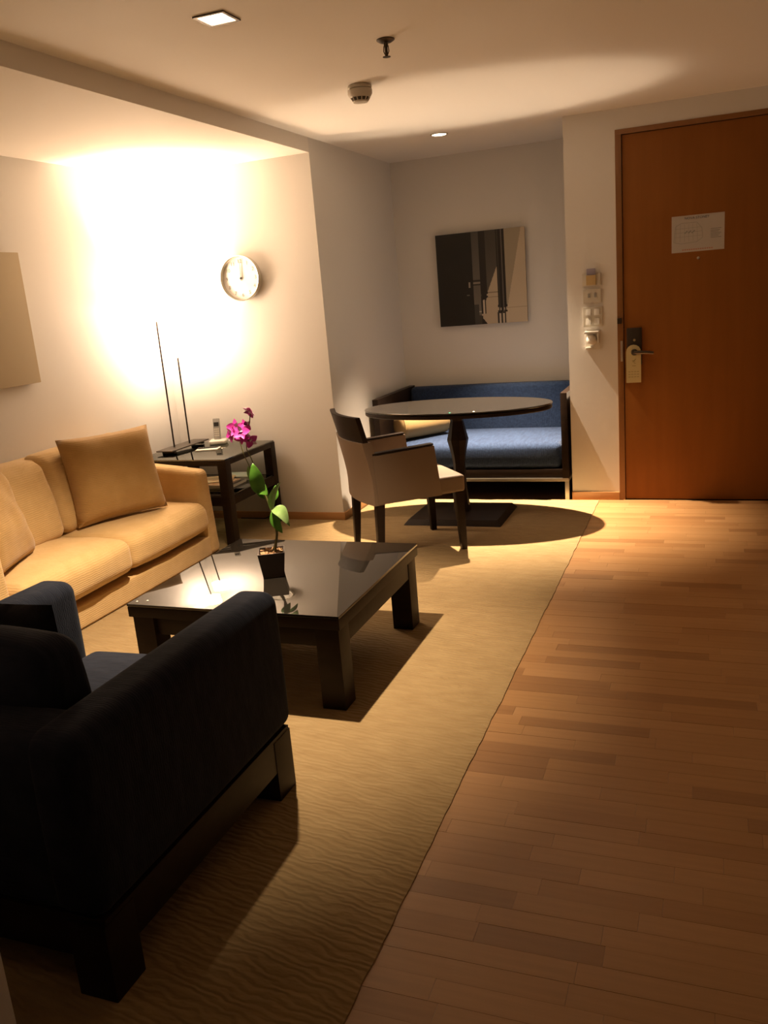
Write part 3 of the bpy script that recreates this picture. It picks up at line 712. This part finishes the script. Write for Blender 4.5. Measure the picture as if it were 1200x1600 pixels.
# printed canvas: black and white photograph of turned posts
def print_col(u, v):
    tan = (0.50, 0.41, 0.30); dark = (0.012, 0.010, 0.008)
    def mix(a_, b_, k): k = max(0, min(1, k)); return tuple(a_[i]*(1-k)+b_[i]*k for i in range(3))
    c_ = dark
    if u < 0.41:
        c_ = dark
        if 0.352 < u < 0.372 and 0.53 < v < 0.595: c_ = (0.30, 0.27, 0.23)
        if 0.325 < u < 0.36 and 0.665 < v < 0.68: c_ = (0.12, 0.11, 0.09)
    elif u < 0.485:
        c_ = mix((0.075, 0.068, 0.06), (0.16, 0.14, 0.115), v*1.2) if v < 0.9 else (0.05, 0.04, 0.03)
        if 0.515 < v < 0.535 or 0.56 < v < 0.575: c_ = (0.03, 0.025, 0.02)
        if 0.54 < v < 0.555: c_ = (0.28, 0.24, 0.2)
        if 0.85 < v < 0.87 and u > 0.43: c_ = (0.42, 0.37, 0.3)
        if v > 0.78 and u < 0.46: c_ = (0.05, 0.045, 0.04)
    else:
        c_ = tan
        du = 0.69 - (v-0.36)*0.43
        if u < 0.685 and u < du: c_ = mix((0.055, 0.048, 0.04), (0.085, 0.075, 0.06), v*2)
        elif u < 0.69: c_ = mix(tan, (0.42, 0.34, 0.25), 0.4)
        if 0.55 < u < 0.69 and (0.655 < v < 0.668 or 0.705 < v < 0.715): c_ = (0.25, 0.2, 0.14)
        if u > 0.775:
            k = 1 if u > 0.80 + 0.16*(1-v*1.35) else 0
            c_ = mix((0.36, 0.30, 0.215), (0.56, 0.46, 0.335), k*0.9)
            if 0.835 < v < 0.843: c_ = (0.36, 0.29, 0.2)
        # first post
        w0 = 0.035; cx = 0.522
        if 0.655 < v < 0.675 or 0.69 < v < 0.71: w0 = 0.042
        elif 0.675 <= v <= 0.69: w0 = 0.032
        if v > 0.71: cx = 0.507 + 0.3*max(0, 0.75 - v); w0 = 0.034
        if abs(u-cx) < w0 and v < 0.885:
            c_ = (0.018, 0.014, 0.012)
            if v > 0.73 and 0.0 < u-cx < 0.018: c_ = (0.55, 0.48, 0.38)
        # second post
        w1 = 0.046; cx = 0.727
        if 0.80 < v < 0.825 or 0.86 < v < 0.88: w1 = 0.053
        elif 0.825 <= v <= 0.86: w1 = 0.040
        if v > 0.88: cx = 0.712; w1 = 0.048
        if abs(u-cx) < w1:
            c_ = (0.016, 0.012, 0.010)
            if abs(u-cx-0.012) < 0.006: c_ = (0.12, 0.10, 0.085)
            if abs(u-cx+0.03) < 0.005: c_ = (0.07, 0.06, 0.05)
            if 0.83 < v < 0.86 and abs((u-cx) % 0.04-0.02) < 0.008: c_ = (0.4, 0.34, 0.27)
            if v > 0.89 and (abs(u-cx+0.014) < 0.011 or abs(u-cx-0.026) < 0.010): c_ = (0.52, 0.44, 0.34)
        # dark mound at the foot
        if u < 0.56 and v > 0.885 + 2.6*max(0, u-0.40)**2*(2.0 if u > 0.5 else 1.0): c_ = (0.016, 0.013, 0.011)
    return c_
pic = Thing('wall_picture', 'square black and white photo print on the alcove wall', 'picture', (-1.70, YB, 1.205))
PX0, PX1, PZ0, PZ1, PY = -2.045, -1.34, 1.205, 1.908, YB-0.040
pic.add('stretcher_frame', box(BM(), PX0+0.02, PX1-0.02, YB-0.022, YB-0.0005, PZ0+0.02, PZ1-0.02), M['canvasedge'])
pic.add('canvas_edge', box(BM(), PX0, PX1, PY+0.001, YB-0.0225, PZ0, PZ1, 0.001), M['canvasedge'])
N = 150
vs, fs, cols = [], [], []
for j in range(N):
    for i in range(N):
        k = len(vs)
        for di, dj in ((0,1),(1,1),(1,0),(0,0)):
            vs.append((PX0+(PX1-PX0)*(i+di)/N - pic.off[0], PY - pic.off[1], PZ1-(PZ1-PZ0)*(j+dj)/N - pic.off[2]))
        fs.append((k, k+1, k+2, k+3)); cols.append(print_col((i+.5)/N, (j+.5)/N))
me = bpy.data.meshes.new('print'); me.from_pydata(vs, [], fs)
ca = me.color_attributes.new('print', 'FLOAT_COLOR', 'CORNER')
flat = []
for c_ in cols: flat += [*c_, 1.0]*4
ca.data.foreach_set('color', flat)
pm = mat('photo_print', (0.3, 0.3, 0.3), 0.6); at = pm.node_tree.nodes.new('ShaderNodeVertexColor'); at.layer_name = 'print'
pm.node_tree.links.new(at.outputs['Color'], pm.node_tree.nodes['Principled BSDF'].inputs['Base Color'])
me.materials.append(pm); po = bpy.data.objects.new('print', me); COL.objects.link(po); po.parent = pic.o

# ================================================================== DINING TABLE
DX, DY, RXE, RYE = -1.58, 5.43, 0.635, 0.365
dt = Thing('dining_table', 'oval pedestal dining table with glass top in front of the bench', 'table', (DX, DY, 0))
def oval(bm, rx, ry, z0, z1, bev, seg=72):
    lo = [(rx-bev, ry-bev, z0), (rx, ry, z0+bev), (rx, ry, z1-bev), (rx-bev, ry-bev, z1)]
    rings = []
    for a_, b_, z in lo: rings.append([bm.verts.new((DX+a_*math.cos(2*math.pi*i/seg), DY+b_*math.sin(2*math.pi*i/seg), z)) for i in range(seg)])
    for r0, r1 in zip(rings, rings[1:]):
        for i in range(seg): bm.faces.new((r0[i], r0[(i+1) % seg], r1[(i+1) % seg], r1[i]))
    bm.faces.new(list(reversed(rings[0]))); bm.faces.new(rings[-1]); return bm
dt.add('glass_top', oval(BM(), RXE, RYE, 0.742, 0.752, 0.002), M['dineglass'], sharp=30)
dt.add('tabletop', oval(BM(), RXE-0.004, RYE-0.004, 0.712, 0.7395, 0.006), M['wengex'], sharp=30)
for k_, (bx, by, mm) in enumerate(((-1.52, 5.43-0.352, 'teal'), (-1.37, 5.43-0.335, 'white'))):
    dt.add('bumper', lathe(BM(), [(0.008, 0.7525), (0.008, 0.7545), (0.005, 0.756)], (bx, by, 0), 12), M[mm], label=('small green dot' if mm == 'teal' else 'small white dot'))  # glass pads; teal and white colours stand in for their glints
dt.add('pedestal', lathe(BM(), [(0.062, 0.035), (0.058, 0.06), (0.043, 0.20), (0.040, 0.36), (0.048, 0.42), (0.072, 0.525), (0.062, 0.565), (0.043, 0.65), (0.052, 0.70), (0.09, 0.7115)], (DX, DY, 0), 8, phase=R(22.5)), M['wenge'], sharp=10)
hx, hy = 0.33, 0.26
dt.add('base_plate', hexa(BM(), [(DX-hx, DY-0.02-hy, 0.0005), (DX+hx, DY-0.02-hy, 0.0005), (DX+hx, DY-0.02+hy, 0.0005), (DX-hx, DY-0.02+hy, 0.0005)],
       [(DX-hx+.03, DY-0.02-hy+.03, 0.036), (DX+hx-.03, DY-0.02-hy+.03, 0.036), (DX+hx-.03, DY-0.02+hy-.03, 0.036), (DX-hx+.03, DY-0.02+hy-.03, 0.036)], 0.003), M['wenge'])

# ================================================================== DINING CHAIR (local: +x forward, +y left)
ch = Thing('dining_chair', 'taupe leather dining armchair with dark wooden legs at the oval table', 'chair', (-1.725, 4.715, 0), R(38.5), world=False)
hw = 0.272
ch.add('seat', rbox(BM(), -0.24, 0.285, -hw, hw, 0.352, 0.452, 0.018, 6, 3, (0.004, 0, 0.012)), M['taupe'])
def armpoly(bm, y0, y1):
    return hexa(bm, [(-0.25, y0, 0.349), (0.138, y0, 0.349), (0.138, y1, 0.349), (-0.25, y1, 0.349)], [(-0.262, y0, 0.632), (0.108, y0, 0.646), (0.108, y1, 0.646), (-0.262, y1, 0.632)], 0.008)
for y0, y1 in ((-hw-0.004, -hw+0.05), (hw-0.05, hw+0.004)):
    ar = ch.add('arm', armpoly(BM(), y0, y1), M['taupe'])
    ch.add('armrest_cap', hexa(BM(), [(-0.262, y0+0.003, 0.6345), (0.104, y0+0.003, 0.6485), (0.104, y1-0.003, 0.6485), (-0.262, y1-0.003, 0.6345)], [(-0.262, y0+0.003, 0.644), (0.104, y0+0.003, 0.658), (0.104, y1-0.003, 0.658), (-0.262, y1-0.003, 0.644)], 0.002), M['wenge'], ar, 'thin dark wood cap on the arm')
def backshell(z0, z1, th, u0, hwid, slope=0.0, drop=None):
    bm = BM(); nv, nz = 14, 8; g = {}
    for s_ in (0, 1):
        for i in range(nv+1):
            v_ = -1 + 2*i/nv
            for j in range(nz+1):
                t_ = j/nz
                zt_ = z1 - (drop(v_) if drop else 0)
                z = z0 + (zt_-z0)*t_
                u = u0 + 0.045*v_*v_ - 0.25*max(0, z-0.45)**1.25 + s_*th
                g[(s_, i, j)] = bm.verts.new((u, v_*hwid, z))
    for i in range(nv):
        for j in range(nz):
            bm.faces.new((g[(0,i,j)], g[(0,i,j+1)], g[(0,i+1,j+1)], g[(0,i+1,j)]))
            bm.faces.new((g[(1,i,j)], g[(1,i+1,j)], g[(1,i+1,j+1)], g[(1,i,j+1)]))
    for j in range(nz):
        bm.faces.new((g[(0,0,j)], g[(1,0,j)], g[(1,0,j+1)], g[(0,0,j+1)])); bm.faces.new((g[(0,nv,j)], g[(0,nv,j+1)], g[(1,nv,j+1)], g[(1,nv,j)]))
    for i in range(nv):
        bm.faces.new((g[(0,i,0)], g[(0,i+1,0)], g[(1,i+1,0)], g[(1,i,0)])); bm.faces.new((g[(0,i,nz)], g[(1,i,nz)], g[(1,i+1,nz)], g[(0,i+1,nz)]))
    return bm
ch.add('backrest', backshell(0.345, 0.710, 0.055, -0.315, hw, drop=lambda v_: 0.0), M['taupe'])
ch.add('top_rail', backshell(0.7105, 0.855, 0.028, -0.306, hw-0.003), M['wenge'], label='dark curved wooden top rail')
def tleg(x, y, dx, dy):
    a_, b_ = 0.026, 0.017
    return hexa(BM(), [(x+dx-b_, y+dy-b_, 0.0005), (x+dx+b_, y+dy-b_, 0.0005), (x+dx+b_, y+dy+b_, 0.0005), (x+dx-b_, y+dy+b_, 0.0005)],
                [(x-a_, y-a_, 0.351), (x+a_, y-a_, 0.351), (x+a_, y+a_, 0.351), (x-a_, y+a_, 0.351)], 0.003)
for x, y_, dx, dy in ((0.25, -hw+0.032, 0.012, -0.008), (0.25, hw-0.032, 0.012, 0.008), (-0.235, -hw+0.032, -0.02, -0.006), (-0.235, hw-0.032, -0.02, 0.006)):
    ch.add('leg', tleg(x, y_, dx, dy), M['wenge'])

# ================================================================== SWITCHES ON THE PIER
YS = YD - 0.0005
k = Thing('key_card_switch', 'ivory key card switch at the top of the switch column', 'switch', (-0.742, YD, 1.485))
k.add('plate', box(BM(), -0.804, -0.682, YS-0.010, YS, 1.440, 1.518, 0.003), M['ivory'])
k.add('card_slot', box(BM(), -0.776, -0.714, YS-0.030, YS-0.0105, 1.446, 1.508, 0.003), M['cardgold'], label='gold card slot')
k.add('side_rib', box(BM(), -0.698, -0.688, YS-0.022, YS-0.0105, 1.446, 1.520, 0.002), M['ivory'])
tag(build('key_card', box(BM(), -0.773, -0.717, YS-0.020, YS-0.017, 1.509, 1.55, 0.001), M['cardblue']), 'lilac key card standing in the card switch', 'card')
k = Thing('double_switch', 'small ivory plate with two push buttons below the card switch', 'switch', (-0.74, YD, 1.375))
k.add('plate', box(BM(), -0.800, -0.684, YS-0.012, YS, 1.331, 1.418, 0.003), M['ivory'])
for x in (-0.762, -0.722):
    k.add('button', box(BM(), x-0.008, x+0.008, YS-0.017, YS-0.0125, 1.366, 1.392, 0.002), M['grey'])
k = Thing('quad_switch', 'square ivory plate with four rocker switches', 'switch', (-0.74, YD, 1.24))
k.add('plate', box(BM(), -0.803, -0.678, YS-0.010, YS, 1.178, 1.305, 0.003), M['ivory'])
for x in (-0.768, -0.713):
    for z in (1.212, 1.272):
        rk = k.add('rocker', hexa(BM(), [(x-.016, YS-.024, z-.020), (x+.016, YS-.024, z-.020), (x+.016, YS-.0105, z-.020), (x-.016, YS-.0105, z-.020)], [(x-.016, YS-.014, z+.020), (x+.016, YS-.014, z+.020), (x+.016, YS-.0105, z+.020), (x-.016, YS-.0105, z+.020)], 0.001), M['white'])
k = Thing('motion_sensor', 'white hooded fitting with a round dome below the four-rocker switch', 'sensor', (-0.744, YD, 1.08))
k.add('plate', box(BM(), -0.792, -0.698, YS-0.008, YS, 1.028, 1.154, 0.003), M['white'])
bm = BM(); box(bm, -0.792, -0.70, YS-0.065, YS-0.0085, 1.138, 1.150, 0.003); box(bm, -0.710, -0.700, YS-0.055, YS-0.0085, 1.07, 1.138, 0.002)
k.add('hood', bm, M['white'])
k.add('dome', lathe(BM(), [(0.034, 0.0085), (0.034, 0.022), (0.030, 0.036), (0.019, 0.047), (0.0, 0.051)], (-0.750, YD, 1.094), 24, RX), M['white'])
k.add('lead_clip', box(BM(), -0.79, -0.742, YS-0.03, YS-0.0085, 1.034, 1.046, 0.003), M['ivory'])

# ================================================================== DOOR NOTICE AND TAG
n = Thing('door_notice', 'white printed notice with a floor plan fixed to the door', 'notice', (-0.094, LY, 1.71))
NY = LY - 0.0012
n.add('sheet', box(BM(), -0.248, 0.060, NY, LY-0.0002, 1.598, 1.816), M['notice'])
n.add('heading', text_bm('NOVA STONEY', 0.021, FACE_NEG_Y(-0.10, NY-0.0003, 1.799)), M['ink'])
bm = BM()   # faint floor plan drawing
def lineat(bm, x0, z0, x1, z1, wd=0.0012):
    dx, dz = x1-x0, z1-z0; l = math.hypot(dx, dz); nx, nz = -dz/l*wd, dx/l*wd
    v_ = [bm.verts.new(p) for p in ((x0+nx, NY-0.0003, z0+nz), (x0-nx, NY-0.0003, z0-nz), (x1-nx, NY-0.0003, z1-nz), (x1+nx, NY-0.0003, z1+nz))]
    bm.faces.new(v_)
ring = [(-0.235, 1.66), (-0.225, 1.755), (-0.19, 1.772), (-0.10, 1.772), (-0.07, 1.735), (-0.065, 1.68), (-0.10, 1.655), (-0.19, 1.65)]
for p, q in zip(ring, ring[1:] + ring[:1]): lineat(bm, *p, *q, 0.0016)
for i in range(6): lineat(bm, -0.225+i*0.026, 1.662, -0.22+i*0.024, 1.765, 0.001)
for z in (1.69, 1.715, 1.74): lineat(bm, -0.23, z, -0.07, z+0.002, 0.001)
n.add('plan_drawing', bm, M['inkpale'])
bm = BM()
for i in range(3): lineat(bm, -0.17+i*0.02, 1.71, -0.155+i*0.022, 1.725, 0.003)
n.add('plan_core', bm, M['inkgrey'])
bm = BM()
for i, z in enumerate((1.725, 1.715, 1.707, 1.698, 1.690, 1.682, 1.673)): lineat(bm, -0.02, z, 0.042 - 0.008*(i % 3), z, 0.0018)
n.add('text_lines', bm, M['inkgrey'])
bm = BM()
for i in range(14): lineat(bm, -0.185+i*0.013, 1.612, -0.176+i*0.013, 1.612, 0.0035)
n.add('red_line', bm, M['inkred'])
g = Thing('door_hanger', 'cream card hanger tag looped over the door lever', 'tag', (-0.482, LY, 0.80))
GY = LY - 0.034
pts = [(-0.530, 0.800), (-0.436, 0.800), (-0.436, 1.0)]
for i in range(9):
    an = math.pi*i/8; pts.append((-0.483+0.047*math.cos(an), 1.0+0.047*math.sin(an)))
pts.append((-0.530, 1.0))
bm = BM()
outer = [bm.verts.new((x, GY, z)) for x, z in pts]; bm.faces.new(outer)
r_ = bmesh.ops.extrude_face_region(bm, geom=bm.faces[:]); bmesh.ops.translate(bm, verts=[e for e in r_['geom'] if isinstance(e, bmesh.types.BMVert)], vec=(0, 0.001, 0))
g.add('card', bm, M['tag'])
bm = BM(); lathe(bm, [(0.021, 0.0), (0.021, 0.0005)], (-0.478, GY-0.0006, 0.998), 20, RX)
g.add('lever_hole', bm, M['darksteel'])
def gl(bm, x0, z0, x1, z1, wd):
    dx, dz = x1-x0, z1-z0; l = math.hypot(dx, dz); nx, nz = -dz/l*wd, dx/l*wd
    bm.faces.new([bm.verts.new(p) for p in ((x0+nx, GY-0.0005, z0+nz), (x0-nx, GY-0.0005, z0-nz), (x1-nx, GY-0.0005, z1-nz), (x1+nx, GY-0.0005, z1+nz))])
bm = BM(); gl(bm, -0.488, 0.935, -0.468, 0.955, .0025); gl(bm, -0.49, 0.945, -0.472, 0.94, .002); gl(bm, -0.482, 0.932, -0.47, 0.925, .002); gl(bm, -0.492, 0.91, -0.468, 0.91, .0018)
for i, z in enumerate((0.872, 0.855, 0.838)):
    for j in range(4): gl(bm, -0.516+j*0.018, z, -0.503+j*0.018, z, .002)
g.add('printing', bm, M['inkolive'])

# ================================================================== CEILING FITTINGS
def downlight(label, x, y, square, power, angle, aim, blend):
    dl = Thing('downlight', label, 'downlight', (x, y, H), group='recessed ceiling downlights')
    bm = BM()
    if square:
        a_, b_ = 0.062, 0.050
        for (x0, x1, y0, y1) in ((-a_, a_, -a_, -b_), (-a_, a_, b_, a_), (-a_, -b_, -b_, b_), (b_, a_, -b_, b_)):
            box(bm, x+x0, x+x1, y+y0, y+y1, H-0.006, H-0.0005)
        dl.add('trim_ring', bm, M['darksteel'])
        dl.add('lens', box(BM(), x-b_+.001, x+b_-.001, y-b_+.001, y+b_-.001, H-0.004, H-0.0008), M['lens'])
    else:
        dl.add('trim_ring', lathe(bm, [(0.046, -0.004), (0.050, -0.006), (0.058, -0.005), (0.060, -0.0005), (0.046, -0.0005)], (x, y, H), 32, cap=False), M['ivory'])
        dl.add('lens', lathe(BM(), [(0.0, -0.004), (0.045, -0.004)], (x, y, H), 32, cap=False), M['lens'])
    li = bpy.data.lights.new('downlight_beam', 'SPOT'); li.energy = power; li.color = HALOGEN
    li.spot_size = angle; li.spot_blend = blend; li.shadow_soft_size = 0.022
    lo = bpy.data.objects.new('downlight_beam', li); COL.objects.link(lo); lo.parent = dl.o; lo.location = (0, 0, -0.03)
    lo.rotation_euler = (Vector(aim) - Vector((x, y, H-0.03))).to_track_quat('-Z', 'Y').to_euler()
downlight('square recessed downlight above the coffee table', -1.65, 2.965, True, DL1_W, DL1_A, (-2.02, 3.0, 0), 0.8)
downlight('small round recessed downlight in front of the alcove', -1.704, 5.857, False, DL2_W, DL2_A, (-1.34, 5.58, 0), 1.0)
sd = Thing('smoke_detector', 'white domed smoke detector on the ceiling', 'smoke detector', (-1.62, 4.24, H))
LN = lambda prof, m_, seg=32: lathe(BM(), [(r, -z) for r, z in prof], (-1.62, 4.24, H), seg)
sd.add('mount', LN([(0.056, 0.0005), (0.059, 0.005), (0.059, 0.015), (0.056, 0.018)], None), M['detector'])
sd.add('body', LN([(0.054, 0.0185), (0.060, 0.021), (0.060, 0.040), (0.050, 0.056)], None), M['detector'])
ch_ = sd.add('chamber', LN([(0.043, 0.0565), (0.036, 0.070)], None), M['grille'], label='dark vented chamber')
for i in range(12):
    an = 2*math.pi*i/12
    cx_, cy_ = -1.62, 4.24
    hexpts = []
    sd.add('fin', tube(BM(), [(cx_+0.046*math.cos(an), cy_+0.046*math.sin(an), H-0.0565), (cx_+0.037*math.cos(an), cy_+0.037*math.sin(an), H-0.071)], 0.003, 6), M['detector'], ch_)
sd.add('end_cap', LN([(0.039, 0.0705), (0.036, 0.077), (0.020, 0.079)], None), M['detector'])
sp = Thing('fire_sprinkler', 'dark bronze fire sprinkler hanging from the ceiling', 'sprinkler', (-1.245, 3.594, H))
LS = lambda prof, seg=20: lathe(BM(), [(r, -z) for r, z in prof], (-1.245, 3.594, H), seg)
sp.add('escutcheon', LS([(0.037, 0.0005), (0.037, 0.004), (0.024, 0.012), (0.014, 0.014)], 28), M['bronze'])
sp.add('stem', LS([(0.009, 0.0145), (0.009, 0.026), (0.006, 0.03), (0.006, 0.052), (0.0045, 0.062)]), M['bronze'])
for sx in (-1, 1):
    sp.add('frame_arm', tube(BM(), [(-1.245+sx*0.009, 3.594, H-0.024), (-1.245+sx*0.011, 3.594, H-0.045), (-1.245+sx*0.002, 3.594, H-0.064)], 0.0022, 6), M['bronze'])
sp.add('deflector', LS([(0.004, 0.0625), (0.016, 0.064), (0.016, 0.066), (0.004, 0.067)]), M['bronze'])
